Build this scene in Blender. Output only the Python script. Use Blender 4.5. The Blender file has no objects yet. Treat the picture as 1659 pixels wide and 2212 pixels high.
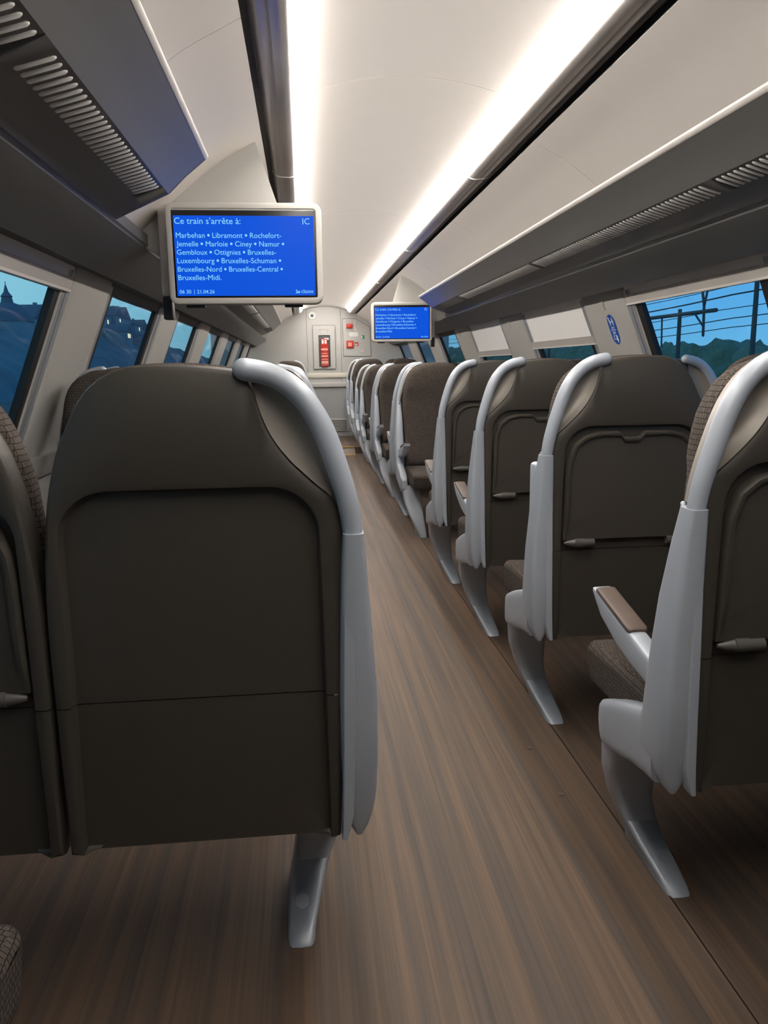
import bpy, bmesh, math, random
from mathutils import Vector, Matrix
random.seed(7)
PI = math.pi
C = bpy.context.scene.collection
S = bpy.context.scene

# ------------------------------------------------------------------ helpers
def obj(name, bm, mat, parent=None, smooth=True, angle=40, uv=True):
    """link a bmesh as ONE mesh object"""
    me = mesh_of(name, bm, mat, smooth, angle, uv)
    return link(name, me, parent)

def mesh_of(name, bm, mat, smooth=True, angle=40, uv=True):
    bmesh.ops.recalc_face_normals(bm, faces=bm.faces[:])
    if uv:
        lay = bm.loops.layers.uv.new('UVMap')
        for f in bm.faces:
            n = f.normal
            ax, ay, az = abs(n.x), abs(n.y), abs(n.z)
            for l in f.loops:
                c = l.vert.co
                if az >= ax and az >= ay: l[lay].uv = (c.x, c.y)
                elif ay >= ax: l[lay].uv = (c.x, c.z)
                else: l[lay].uv = (c.y, c.z)
    me = bpy.data.meshes.new(name)
    bm.to_mesh(me); bm.free()
    if mat: me.materials.append(mat)
    if smooth:
        for p in me.polygons: p.use_smooth = True
        me.set_sharp_from_angle(angle=math.radians(angle))
    return me

def link(name, me, parent=None):
    o = bpy.data.objects.new(name, me); C.objects.link(o)
    if parent is not None: o.parent = parent
    return o

def empty(name, loc=(0, 0, 0), rz=0):
    o = bpy.data.objects.new(name, None); C.objects.link(o)
    o.location = loc; o.rotation_euler = (0, 0, rz); o.empty_display_size = .1
    return o

def tag(o, label, cat, group=None):
    o['label'] = label; o['category'] = cat
    if group: o['group'] = group
    return o

def struct(o):
    o['kind'] = 'structure'; return o

def B(): return bmesh.new()

def box(bm, x0, x1, y0, y1, z0, z1, bev=0, seg=2):
    r = bmesh.ops.create_cube(bm, size=1)
    vs = r['verts']
    for v in vs:
        v.co = Vector(((x0+x1)/2 + v.co.x*(x1-x0), (y0+y1)/2 + v.co.y*(y1-y0), (z0+z1)/2 + v.co.z*(z1-z0)))
    if bev:
        es = list({e for v in vs for e in v.link_edges})
        bmesh.ops.bevel(bm, geom=es, offset=bev, segments=seg, affect='EDGES', profile=.5)
    return bm

def bbox(x0, x1, y0, y1, z0, z1, bev=0, seg=2):
    return box(B(), x0, x1, y0, y1, z0, z1, bev, seg)

def loft(bm, rings, cap=True, closed=True):
    """rings: list of equal-length lists of points"""
    vr = [[bm.verts.new(p) for p in r] for r in rings]
    n = len(rings[0])
    for a, b in zip(vr, vr[1:]):
        for i in range(n if closed else n-1):
            j = (i+1) % n
            bm.faces.new((a[i], a[j], b[j], b[i]))
    if cap:
        bm.faces.new(list(reversed(vr[0]))); bm.faces.new(vr[-1])
    return vr

def prism(bm, pts, axis, a, b, bev=0):
    """closed 2-D outline extruded along axis: 'y' -> pts are (x,z), 'x' -> (y,z), 'z' -> (x,y)"""
    def P(p, t):
        return {'y': (p[0], t, p[1]), 'x': (t, p[0], p[1]), 'z': (p[0], p[1], t)}[axis]
    vr = loft(bm, [[P(p, a) for p in pts], [P(p, b) for p in pts]])
    if bev:
        es = [e for e in bm.edges if all(any(v in r for r in vr) for v in e.verts)]
        bmesh.ops.bevel(bm, geom=es, offset=bev, segments=2, affect='EDGES')
    return bm

def sheet_pts(prof, th):
    """thick closed outline from an open profile, thickness to the left of travel"""
    out = []
    for i, p in enumerate(prof):
        a = Vector(prof[max(i-1, 0)]); b = Vector(prof[min(i+1, len(prof)-1)])
        d = (b-a).normalized(); nrm = Vector((-d.y, d.x))
        out.append(tuple(Vector(p)+nrm*th))
    return list(prof)+out[::-1]

def spline(pts, n=8, closed=False):
    pts = [Vector(p) for p in pts]; out = []
    m = len(pts)
    for i in range(m if closed else m-1):
        if closed:
            p0, p1, p2, p3 = pts[(i-1) % m], pts[i], pts[(i+1) % m], pts[(i+2) % m]
        else:
            p0, p1, p2, p3 = pts[max(i-1, 0)], pts[i], pts[i+1], pts[min(i+2, m-1)]
        for k in range(n):
            t = k/n
            out.append(.5*((2*p1)+(p2-p0)*t+(2*p0-5*p1+4*p2-p3)*t*t+(3*p1-p0-3*p2+p3)*t*t*t))
    if not closed: out.append(pts[-1].copy())
    return out

def tube(bm, path, radii, n=12, roundcap=True):
    path = [Vector(p) for p in path]
    if not isinstance(radii, (list, tuple)): radii = [radii]*len(path)
    rings = []; up = None
    for i, p in enumerate(path):
        d = (path[min(i+1, len(path)-1)]-path[max(i-1, 0)]).normalized()
        if up is None:
            up = Vector((0, 0, 1)) if abs(d.z) < .9 else Vector((1, 0, 0))
        s = d.cross(up).normalized(); up = s.cross(d).normalized()
        rings.append((p, s, up, radii[i], d))
    rr = []
    def ring(p, s, u, r): return [p+(s*math.cos(2*PI*k/n)+u*math.sin(2*PI*k/n))*r for k in range(n)]
    if roundcap:
        p, s, u, r, d = rings[0]
        for a in (80, 55, 28): rr.append(ring(p-d*r*math.sin(math.radians(a)), s, u, r*math.cos(math.radians(a))))
    for p, s, u, r, d in rings: rr.append(ring(p, s, u, r))
    if roundcap:
        p, s, u, r, d = rings[-1]
        for a in (28, 55, 80): rr.append(ring(p+d*r*math.sin(math.radians(a)), s, u, r*math.cos(math.radians(a))))
    loft(bm, rr)
    return bm

def cyl(bm, p0, p1, r0, r1=None, n=20):
    return tube(bm, [p0, p1], [r0, r0 if r1 is None else r1], n, False)

def rrect(x0, x1, z0, z1, r, n=5):
    out = []
    for cx, cz, a0 in ((x1-r, z1-r, 0), (x0+r, z1-r, 90), (x0+r, z0+r, 180), (x1-r, z0+r, 270)):
        for k in range(n+1):
            a = math.radians(a0+90*k/n); out.append((cx+r*math.cos(a), cz+r*math.sin(a)))
    return out

def stationed(bm, pts, stations, close=True):
    """outline (x,z) with stations (inset, y) from outside in, facing -y; closes with a face"""
    n = len(pts); P = [Vector(p) for p in pts]; N = []
    area = sum(P[i].x*P[(i+1) % n].y-P[(i+1) % n].x*P[i].y for i in range(n))
    sg = 1 if area > 0 else -1
    for i in range(n):
        d = (P[(i+1) % n]-P[i-1]).normalized(); N.append(Vector((-d.y, d.x))*sg)
    rings = []
    for ins, y in stations:
        rings.append([(P[i].x+N[i].x*ins, y, P[i].y+N[i].y*ins) for i in range(n)])
    return loft(bm, rings, cap=close)

# ------------------------------------------------------------------ materials
def mat(name, col, rough=.5, metal=0, noise=0, nscale=40, bump=0, bscale=300, coat=0, spec=.5):
    m = bpy.data.materials.new(name); m.use_nodes = True
    nt = m.node_tree; p = nt.nodes['Principled BSDF']
    p.inputs['Base Color'].default_value = (*col, 1); p.inputs['Roughness'].default_value = rough
    p.inputs['Metallic'].default_value = metal; p.inputs['Specular IOR Level'].default_value = spec
    if coat: p.inputs['Coat Weight'].default_value = coat
    tc = nt.nodes.new('ShaderNodeTexCoord')
    if noise:
        n = nt.nodes.new('ShaderNodeTexNoise'); n.inputs['Scale'].default_value = nscale; n.inputs['Detail'].default_value = 4
        nt.links.new(tc.outputs['Object'], n.inputs['Vector'])
        r = nt.nodes.new('ShaderNodeMapRange'); r.inputs['To Min'].default_value = 1-noise; r.inputs['To Max'].default_value = 1+noise
        nt.links.new(n.outputs['Fac'], r.inputs['Value'])
        mx = nt.nodes.new('ShaderNodeVectorMath'); mx.operation = 'SCALE'; mx.inputs[0].default_value = col
        nt.links.new(r.outputs['Result'], mx.inputs['Scale']); nt.links.new(mx.outputs['Vector'], p.inputs['Base Color'])
    if bump:
        n2 = nt.nodes.new('ShaderNodeTexNoise'); n2.inputs['Scale'].default_value = bscale
        nt.links.new(tc.outputs['Object'], n2.inputs['Vector'])
        b = nt.nodes.new('ShaderNodeBump'); b.inputs['Strength'].default_value = bump; b.inputs['Distance'].default_value = .001
        nt.links.new(n2.outputs['Fac'], b.inputs['Height']); nt.links.new(b.outputs['Normal'], p.inputs['Normal'])
    return m

def emit(name, col, strength):
    m = bpy.data.materials.new(name); m.use_nodes = True
    p = m.node_tree.nodes['Principled BSDF']
    p.inputs['Base Color'].default_value = (0, 0, 0, 1); p.inputs['Roughness'].default_value = .3; p.inputs['Specular IOR Level'].default_value = .08
    p.inputs['Emission Color'].default_value = (*col, 1); p.inputs['Emission Strength'].default_value = strength
    return m

M_CEIL = mat('ceiling_paint', (.52, .487, .457), .45, noise=.02, nscale=6)
M_PANEL = mat('side_panel_paint', (.72, .675, .635), .5, noise=.02, nscale=6)
M_HOUSE = mat('lamp_housing_metal', (.50, .47, .45), .3, metal=.25)
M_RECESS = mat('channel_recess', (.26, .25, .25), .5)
M_DARKGAP = mat('dark_gap_plastic', (.10, .10, .105), .6)
M_BLACK = mat('black_rubber', (.008, .008, .009), .5)
M_RACK = mat('rack_grey_coat', (.20, .194, .19), .38, bump=.15)
M_SLOTLIGHT = mat('slot_light_white', (.86, .84, .80), .45)  # white stands in for the lit panel seen through the slots
M_LIP = mat('rack_lip_alloy', (.72, .68, .64), .35)
M_COVE = mat('duct_grey_coat', (.12, .118, .12), .3, bump=.2)
M_COVE_TRIM = mat('duct_trim', (.45, .42, .39), .45)
M_PILLAR = mat('pillar_laminate', (.42, .405, .38), .5, noise=.03, nscale=8)
M_ALU = mat('window_aluminium', (.42, .44, .48), .35, metal=.5)
M_SHELL = mat('seat_shell_plastic', (.056, .048, .039), .42, noise=.06, nscale=30, bump=.35, bscale=900)
M_GREY = mat('seat_frame_paint', (.415, .450, .505), .33, metal=.1, bump=.08, bscale=600)
M_CHAMP = mat('seat_grip_metal', (.36, .325, .285), .36, metal=.2, bump=.15, bscale=900)
M_PAD = mat('armrest_leather', (.125, .09, .073), .5, bump=.3, bscale=700)
M_HINGE = mat('hinge_plastic', (.10, .092, .082), .35)
M_WALL = mat('end_wall_laminate', (.50, .49, .465), .45, noise=.02, nscale=8)
M_WALLD = mat('end_wall_lower_laminate', (.36, .37, .375), .45)
M_CREAM = mat('cream_ledge', (.74, .70, .60), .5)
M_WHITE = mat('white_plastic', (.78, .77, .74), .4)
M_BEZEL = mat('screen_bezel_coat', (.52, .50, .46), .4)
M_RED = mat('red_plastic', (.55, .035, .02), .4)
M_PINK = mat('pale_print', (.75, .33, .27), .5)
M_GREEN = mat('green_sign', (.02, .22, .12), .5)
M_BLUE = mat('blue_sticker', (.008, .085, .42), .4)
M_YELLOW = mat('yellow_edging', (.75, .42, .10), .5)
M_BLIND = mat('blind_fabric', (.86, .845, .825), .8)
M_STEEL = mat('steel', (.5, .5, .5), .3, metal=.9)
M_STICKDARK = mat('dark_violet_sticker', (.035, .03, .06), .4)
M_POSTG = mat('poster_green', (.10, .19, .03), .5)
M_POSTY = mat('poster_yellow', (.62, .36, .05), .5)
M_POSTB = mat('poster_blue', (.02, .05, .16), .5)
M_SCREEN_BLACK = mat('screen_black', (.004, .004, .006), .2)
M_BLUE_LED = emit('screen_blue', (.004, .09, .72), 1.0)
M_TEXT_LED = emit('screen_letters', (.26, .70, .98), 1.0)
M_LAMP = emit('lamp_diffuser', (1.0, .945, .875), 50.0)

def fabric():
    m = bpy.data.materials.new('seat_fabric'); m.use_nodes = True
    nt = m.node_tree; p = nt.nodes['Principled BSDF']; p.inputs['Roughness'].default_value = .9
    p.inputs['Specular IOR Level'].default_value = .15
    uv = nt.nodes.new('ShaderNodeTexCoord')
    nz = nt.nodes.new('ShaderNodeTexNoise'); nz.inputs['Scale'].default_value = 60
    nt.links.new(uv.outputs['UV'], nz.inputs['Vector'])
    wob = nt.nodes.new('ShaderNodeVectorMath'); wob.operation = 'MULTIPLY_ADD'
    wob.inputs[1].default_value = (.0035, .0035, 0)
    nt.links.new(nz.outputs['Color'], wob.inputs[0]); nt.links.new(uv.outputs['UV'], wob.inputs[2])
    br = nt.nodes.new('ShaderNodeTexBrick')
    br.offset = .5; br.offset_frequency = 3; br.squash = 1
    br.inputs['Scale'].default_value = 1; br.inputs['Brick Width'].default_value = .0088; br.inputs['Row Height'].default_value = .0094
    br.inputs['Mortar Size'].default_value = .00065; br.inputs['Mortar Smooth'].default_value = .3; br.inputs['Bias'].default_value = -.2
    br.inputs['Color1'].default_value = (.110, .090, .077, 1); br.inputs['Color2'].default_value = (.078, .064, .055, 1)
    br.inputs['Mortar'].default_value = (.016, .013, .012, 1)
    nt.links.new(wob.outputs['Vector'], br.inputs['Vector'])
    fine = nt.nodes.new('ShaderNodeTexNoise'); fine.inputs['Scale'].default_value = 900
    nt.links.new(uv.outputs['UV'], fine.inputs['Vector'])
    mr = nt.nodes.new('ShaderNodeMapRange'); mr.inputs['To Min'].default_value = .75; mr.inputs['To Max'].default_value = 1.25
    nt.links.new(fine.outputs['Fac'], mr.inputs['Value'])
    sc = nt.nodes.new('ShaderNodeVectorMath'); sc.operation = 'SCALE'
    nt.links.new(br.outputs['Color'], sc.inputs[0]); nt.links.new(mr.outputs['Result'], sc.inputs['Scale'])
    nt.links.new(sc.outputs['Vector'], p.inputs['Base Color'])
    b = nt.nodes.new('ShaderNodeBump'); b.inputs['Strength'].default_value = .6; b.inputs['Distance'].default_value = .0012; b.invert = True
    nt.links.new(br.outputs['Fac'], b.inputs['Height']); nt.links.new(b.outputs['Normal'], p.inputs['Normal'])
    return m
M_FAB = fabric()

def floor_mat():
    m = bpy.data.materials.new('wood_look_vinyl'); m.use_nodes = True
    nt = m.node_tree; p = nt.nodes['Principled BSDF']
    p.inputs['Roughness'].default_value = .5; p.inputs['Specular IOR Level'].default_value = .25
    tc = nt.nodes.new('ShaderNodeTexCoord')
    def noise(scale, vec, det=5):
        mp = nt.nodes.new('ShaderNodeMapping'); mp.inputs['Scale'].default_value = vec
        nt.links.new(tc.outputs['Object'], mp.inputs['Vector'])
        n = nt.nodes.new('ShaderNodeTexNoise'); n.inputs['Scale'].default_value = scale; n.inputs['Detail'].default_value = det
        nt.links.new(mp.outputs['Vector'], n.inputs['Vector']); return n
    g = noise(1, (150, 2.2, 1)); w = noise(1, (34, .45, 1), 3); big = noise(1, (5, .9, 1), 2)
    cr = nt.nodes.new('ShaderNodeValToRGB')
    cr.color_ramp.elements[0].position = .30; cr.color_ramp.elements[0].color = (.100, .074, .056, 1)
    cr.color_ramp.elements[1].position = .72; cr.color_ramp.elements[1].color = (.140, .102, .077, 1)
    nt.links.new(g.outputs['Fac'], cr.inputs['Fac'])
    cr2 = nt.nodes.new('ShaderNodeValToRGB')
    cr2.color_ramp.elements[0].position = .35; cr2.color_ramp.elements[0].color = (.72, .76, .82, 1)
    cr2.color_ramp.elements[1].position = .65; cr2.color_ramp.elements[1].color = (1.30, 1.14, .98, 1)
    nt.links.new(w.outputs['Fac'], cr2.inputs['Fac'])
    mx = nt.nodes.new('ShaderNodeVectorMath'); mx.operation = 'MULTIPLY'
    nt.links.new(cr.outputs['Color'], mx.inputs[0]); nt.links.new(cr2.outputs['Color'], mx.inputs[1])
    mr = nt.nodes.new('ShaderNodeMapRange'); mr.inputs['To Min'].default_value = .8; mr.inputs['To Max'].default_value = 1.2
    nt.links.new(big.outputs['Fac'], mr.inputs['Value'])
    sc = nt.nodes.new('ShaderNodeVectorMath'); sc.operation = 'SCALE'
    nt.links.new(mx.outputs['Vector'], sc.inputs[0]); nt.links.new(mr.outputs['Result'], sc.inputs['Scale'])
    nt.links.new(sc.outputs['Vector'], p.inputs['Base Color'])
    return m
M_FLOOR = floor_mat()

def glass_mat():
    m = bpy.data.materials.new('tinted_window_glass'); m.use_nodes = True
    nt = m.node_tree; out = nt.nodes['Material Output']; nt.nodes.remove(nt.nodes['Principled BSDF'])
    tr = nt.nodes.new('ShaderNodeBsdfTransparent'); tr.inputs['Color'].default_value = (.86, .93, .95, 1)
    gl = nt.nodes.new('ShaderNodeBsdfGlossy'); gl.inputs['Roughness'].default_value = .03
    lw = nt.nodes.new('ShaderNodeLayerWeight')
    pw = nt.nodes.new('ShaderNodeMath'); pw.operation = 'POWER'; pw.inputs[1].default_value = 5
    fr = nt.nodes.new('ShaderNodeMath'); fr.operation = 'MULTIPLY_ADD'; fr.inputs[1].default_value = .45; fr.inputs[2].default_value = .025
    nt.links.new(lw.outputs['Facing'], pw.inputs[0]); nt.links.new(pw.outputs['Value'], fr.inputs[0])
    mix = nt.nodes.new('ShaderNodeMixShader')
    nt.links.new(fr.outputs['Value'], mix.inputs['Fac']); nt.links.new(tr.outputs['BSDF'], mix.inputs[1]); nt.links.new(gl.outputs['BSDF'], mix.inputs[2])
    nt.links.new(mix.outputs['Shader'], out.inputs['Surface'])
    return m
M_GLASS = glass_mat()

# ------------------------------------------------------------------ camera
f, cx, cy, VPX, VPY, CAMH = 1660., 829.5, 1106., 651.8, 793.9, 1.1
dY = Vector(((VPX-cx)/f, -(VPY-cy)/f, -1)).normalized()
dZ = Vector((0, -dY.z, dY.y)).normalized()
if dZ.y < 0: dZ = -dZ
dX = dY.cross(dZ); ROLL = .014
dX = dX*math.cos(ROLL)+dZ*math.sin(ROLL); dZ = dX.cross(dY)
cam = bpy.data.cameras.new('camera'); camo = bpy.data.objects.new('camera', cam); C.objects.link(camo)
cam.sensor_fit = 'VERTICAL'; cam.sensor_height = 36; cam.lens = f/2212*36; cam.clip_start = .05; cam.clip_end = 2000
camo.matrix_world = Matrix((dX, dY, dZ)).to_4x4()
camo.location = (0, 0, CAMH)
S.camera = camo

# ------------------------------------------------------------------ coach section (w = half width from XC, h = height over the lens)
XC = .355; Y0, Y1 = -1.6, 11.6
def Wp(side, pts): return [(XC+side*w, CAMH+h) for w, h in pts]

# floor
bm = bbox(-1.5, 2.3, Y0, 9.89, -.08, 0); struct(obj('floor', bm, M_FLOOR, smooth=False))
bm = B(); prism(bm, [(-1.5, -.08), (.08, -.08), (.08, -.08), (2.3, -.08), (2.3, .08), (-1.5, .08)], 'y', 9.89, Y1+.1)
struct(obj('floor', bm, M_FLOOR, smooth=False))
bm = B(); prism(bm, [(9.68, 0.0005), (9.895, 0.0005), (9.895, .08)], 'x', .05, .645)
struct(obj('floor', bm, mat('ramp_vinyl', (.15, .115, .088), .5, noise=.1), smooth=False))
for y, z, lab in ((9.675, .0, 'yellow edge strip at the foot of the aisle ramp'), (9.885, .08, 'yellow edge strip at the top of the aisle ramp')):
    tag(obj('ramp_edge_strip', bbox(.055, .64, y-.012, y+.02, z, z+.006, .001), M_YELLOW), lab, 'edge strip', 'yellow ramp edges')
# floor seam line along the aisle
bm = bbox(.729, .732, Y0, 9.6, .0002, .0012); struct(obj('trim_1', bm, M_BLACK, smooth=False))
# black screw plugs in floor are flush caps
for i, (x, y, r, wh) in enumerate(((.624, 2.02, .008, 'farther'), (.634, 1.77, .008, 'nearer'))):
    b = B(); cyl(b, (x, y, 0), (x, y, .0015), r); tag(obj('floor_plug', b, M_HINGE), f'{wh} dark round plug in the floor beside the aisle seam', 'plug', 'floor plugs')

# ceiling arch: panels with seams
apex, edge, we = .866, .806, .331
arch = []
for k in range(25):
    w = -we+2*we*k/24; arch.append((XC+w, CAMH+edge+(apex-edge)*(1-(w/we)**2)))
cs = [Y0, .47, 2.52, 4.57, 6.62, 8.67, 10.70, Y1]
bm = B(); prism(bm, sheet_pts(arch, .01), 'y', cs[0], cs[1]-.002)
ceil = struct(obj('ceiling', bm, M_CEIL))
for a, b in zip(cs[1:-1], cs[2:]):
    bm = B(); prism(bm, sheet_pts(arch, .01), 'y', a+.002, b-(.002 if b < Y1 else 0)); o = obj('ceiling_panel', bm, M_CEIL, ceil)
o = obj('backing', prism(B(), [(XC-.60, CAMH+.89), (XC+.60, CAMH+.89), (XC+.60, CAMH+.95), (XC-.60, CAMH+.95)], 'y', Y0, Y1), M_DARKGAP, ceil, smooth=False)

# lamp channels
for side, nm in ((-1, 'left'), (1, 'right')):
    t = empty('light_strip', (0, 0, 0))
    tag(t, f'long white ceiling light strip in a grey metal channel along the {nm} side', 'ceiling light', 'ceiling light strips')
    face = [(.327, .805), (.331, .797), (.345, .780), (.352, .776)]
    bm = B(); prism(bm, sheet_pts(Wp(side, face), -.008*side), 'y', -.15, 11.32); obj('diffuser', bm, M_LAMP, t)
    hs = [(.353, .775), (.356, .767), (.365, .759), (.382, .756), (.400, .758), (.404, .765), (.410, .763), (.426, .762), (.438, .769), (.444, .785), (.444, .84), (.345, .84), (.345, .795)]
    bm = B(); prism(bm, Wp(side, hs), 'y', Y0, 11.50); obj('housing', bm, M_HOUSE, t, angle=50)
    for yy in (3.3, 5.3, 7.3):
        pth = [(XC+side*w, yy, CAMH+h-.002) for w, h in ((.325, .802), (.346, .774), (.358, .757), (.382, .752), (.426, .757), (.446, .775))]
        bm = B(); tube(bm, spline(pth, 4), .0025, 6); obj('joint_band', bm, M_LIP, t)
    # dark recess beside the channel
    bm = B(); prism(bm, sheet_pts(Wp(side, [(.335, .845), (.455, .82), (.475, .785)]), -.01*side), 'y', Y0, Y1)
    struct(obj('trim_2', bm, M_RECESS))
    # curved side ceiling panels
    pr = [tuple(p) for p in spline([(.466, .757), (.510, .734), (.592, .690), (.677, .630), (.765, .558), (.87, .465), (.95, .385)], 6)]
    seams = [Y0, .40, 1.86, 3.33, 4.80, 6.27, 7.74, 9.2, Y1] if side < 0 else [Y0, 1.28, 2.75, 4.22, 5.69, 7.16, 8.6, 10.1, Y1]
    root = None
    for a, b in zip(seams, seams[1:]):
        bm = B(); prism(bm, sheet_pts(Wp(side, pr), -.01*side), 'y', a+.0015, b-.0015)
        if root is None: root = struct(obj('ceiling', bm, M_PANEL))
        else: obj('ceiling_panel', bm, M_PANEL, root)
    obj('backing', prism(B(), Wp(side, [(.50, .81), (1.05, .42), (1.1, .52), (.62, .95)]), 'y', Y0, Y1), M_DARKGAP, root, smooth=False)

# ------------------------------------------------------------------ luggage racks
RP = [(.582, .526), (.642, .490), (.690, .455), (.766, .4335), (.862, .406)]
RL, RO = .582, .855
def rack(side, ya, yb, label, slant=.17, groups=()):
    t = empty('luggage_rack', (0, 0, 0)); tag(t, label, 'luggage rack', 'luggage racks')
    def yend(w): return yb+(w-RL)/(RO-RL)*slant
    X = lambda w: XC+side*w
    Z = lambda h: CAMH+h
    th = .006
    # inner shelf
    inner = [tuple(p) for p in spline(RP[:3], 5)]
    def strip(bm, prof):
        low = [[(X(w), ya, Z(h)) for w, h in prof], [(X(w), yend(w), Z(h)) for w, h in prof]]
        up = [[(x, y, z+th) for x, y, z in r] for r in low]
        loft(bm, [low[0]+up[0][::-1], low[1]+up[1][::-1]])
    bm = B(); strip(bm, inner); obj('shelf', bm, M_RACK, t)
    bm = B(); strip(bm, [tuple(p) for p in spline(RP[3:], 3)]+[(.91, .395)]); obj('shelf', bm, M_RACK, t)
    # vented band, slots plugged with white ribs standing in for light from above
    w0, w1 = RP[2][0], RP[3][0]
    hh = lambda w: RP[2][1]+(RP[3][1]-RP[2][1])*(w-w0)/(w1-w0)
    pitch = .027
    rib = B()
    bm = B(); cur = ya
    def plate(a, b, slanted=False):
        e0, e1 = (yend(w0), yend(w1)) if slanted else (b, b)
        q = [(X(w0), a, Z(hh(w0))), (X(w1), a, Z(hh(w1))), (X(w1), e1, Z(hh(w1))), (X(w0), e0, Z(hh(w0)))]
        lo = [bm.verts.new(p) for p in q]; hi = [bm.verts.new((p[0], p[1], p[2]+th)) for p in q]
        bm.faces.new(lo); bm.faces.new(hi[::-1])
        for i in range(4): bm.faces.new((lo[i], lo[(i+1) % 4], hi[(i+1) % 4], hi[i]))
    for ga, gb in groups:
        plate(cur, ga)
        n = max(1, round((gb-ga)/pitch)); pp = (gb-ga)/n
        for k in range(n):
            yc = ga+(k+.5)*pp; r = .0067; sa, sb = w0+.007, w1-.006
            hole, rect = [], []
            for cxw, s, wend in ((sa+r, -1, w0), (sb-r, 1, w1)):
                for j in range(7):
                    a = math.radians(-90+30*j)
                    hole.append((cxw+s*r*math.cos(a), yc+s*r*math.sin(a)))
                    rect.append((wend, yc+s*pp/2*(j-3)/3))
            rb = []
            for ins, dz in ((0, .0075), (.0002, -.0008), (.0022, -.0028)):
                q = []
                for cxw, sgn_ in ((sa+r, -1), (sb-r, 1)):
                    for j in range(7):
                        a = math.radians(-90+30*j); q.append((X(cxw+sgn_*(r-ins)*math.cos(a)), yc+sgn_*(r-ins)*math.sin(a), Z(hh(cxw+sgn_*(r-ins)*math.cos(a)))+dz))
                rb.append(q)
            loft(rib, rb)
            L = {}
            for nm_, pts, dz in (('hl', hole, 0), ('rl', rect, 0), ('hu', hole, th), ('ru', rect, th)):
                L[nm_] = [bm.verts.new((X(w), y, Z(hh(w))+dz)) for w, y in pts]
            m = 14
            for i in range(m):
                j = (i+1) % m
                bm.faces.new((L['rl'][i], L['rl'][j], L['hl'][j], L['hl'][i]))
                bm.faces.new((L['ru'][i], L['hu'][i], L['hu'][j], L['ru'][j]))
                bm.faces.new((L['hl'][i], L['hl'][j], L['hu'][j], L['hu'][i]))
        cur = gb
    plate(cur, yb, True)
    bmesh.ops.remove_doubles(bm, verts=bm.verts[:], dist=.0002)
    obj('vent_panel', bm, M_RACK, t, angle=25)
    ga, gb = groups[0][0], groups[-1][1]
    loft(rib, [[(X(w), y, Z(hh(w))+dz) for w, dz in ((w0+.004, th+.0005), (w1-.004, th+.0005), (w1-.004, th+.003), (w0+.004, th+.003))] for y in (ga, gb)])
    obj('slot_light_ribs', rib, M_SLOTLIGHT, t, angle=40)
    # rounded front lip
    bm = B(); pr = [(.583, .525), (.577, .528), (.574, .534), (.577, .541), (.583, .544), (.589, .538), (.591, .527)]
    prism(bm, [(X(w), Z(h)) for w, h in pr], 'y', ya, yb+.004); obj('front_lip', bm, M_LIP, t)
    # end closing bead along the slanted end
    bm = B()
    path = [(X(w), yend(w)+.003, Z(h)+.004) for w, h in RP]
    tube(bm, path, .004, 8); obj('end_bead', bm, M_RACK, t)
    return t
rack(-1, Y0, 2.13, 'grey luggage rack over the left windows, slotted underside, nearest end before the large screen', groups=((.20, 1.20), (1.26, 2.11)))
rack(1, Y0, 6.18, 'long grey luggage rack over the right windows, slotted underside, ending at the far screen', groups=((.9, 1.97), (2.03, 3.55), (3.60, 5.21)))
rack(-1, 3.0, 9.6, 'grey luggage rack on the left, beyond the large screen', slant=.6, groups=((3.3, 4.9), (5.0, 6.6), (6.7, 9.0)))
rack(1, 6.9, 9.6, 'short grey luggage rack on the right, beyond the far screen', slant=.6, groups=((7.1, 8.0), (8.06, 9.0)))

# ------------------------------------------------------------------ ducts over the windows
for side, nm in ((-1, 'left'), (1, 'right')):
    duct = [(.8595, .4015), (.88, .388), (.92, .3665), (.96, .345), (.99, .3285), (1.002, .3225)]
    bm = B(); prism(bm, sheet_pts(Wp(side, duct), -.012*side), 'y', Y0, Y1); struct(obj('trim_3', bm, M_COVE))
    bm = B(); prism(bm, Wp(side, [(1.002, .322), (1.010, .319), (1.018, .321), (1.018, .345), (1.002, .338)]), 'y', Y0, Y1, 0); struct(obj('trim_4', bm, M_COVE_TRIM))
    bm = B(); prism(bm, Wp(side, [(1.012, .330), (1.17, .322), (1.17, .42), (.92, .42), (.90, .40)]), 'y', Y0, Y1); struct(obj('trim_5', bm, M_DARKGAP, smooth=False))
    bm = B(); prism(bm, Wp(side, [(.851, .4065), (.863, .3985), (.92, .375), (.92, .44), (.851, .44)]), 'y', Y0, Y1); struct(obj('trim_6', bm, M_COVE, smooth=False))

# ------------------------------------------------------------------ side walls, windows, pillars
SL = .4                                    # outward slope of the wall
def wx(side, z, d=0):                      # pillar face; d = distance outward behind it
    return XC+side*(1.027+SL*(1.5-z)+d)
def wall_slab(bm, side, y0, y1, z0, z1, d0, d1):
    vs = [(wx(side, z, d), y, z) for y in (y0, y1) for z, d in ((z0, d0), (z1, d0), (z1, d1), (z0, d1))]
    v = [bm.verts.new(p) for p in vs]
    for q in ((0, 1, 2, 3), (7, 6, 5, 4), (0, 4, 5, 1), (1, 5, 6, 2), (2, 6, 7, 3), (3, 7, 4, 0)):
        bm.faces.new([v[i] for i in q])
pill = {-1: [(-.65, -.05), (.955, 1.535), (2.66, 3.135), (4.27, 4.77), (5.80, 6.36), (7.38, 7.95), (8.98, 9.50), (10.45, 11.1)],
        1: [(-1.45, -.9), (.17, .69), (1.78, 2.30), (3.39, 3.90), (5.0, 5.55), (6.61, 7.20), (8.22, 8.84), (9.83, 10.45)]}
wn = 0
ZS, ZT = .80, 1.435
tn = 6
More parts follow.
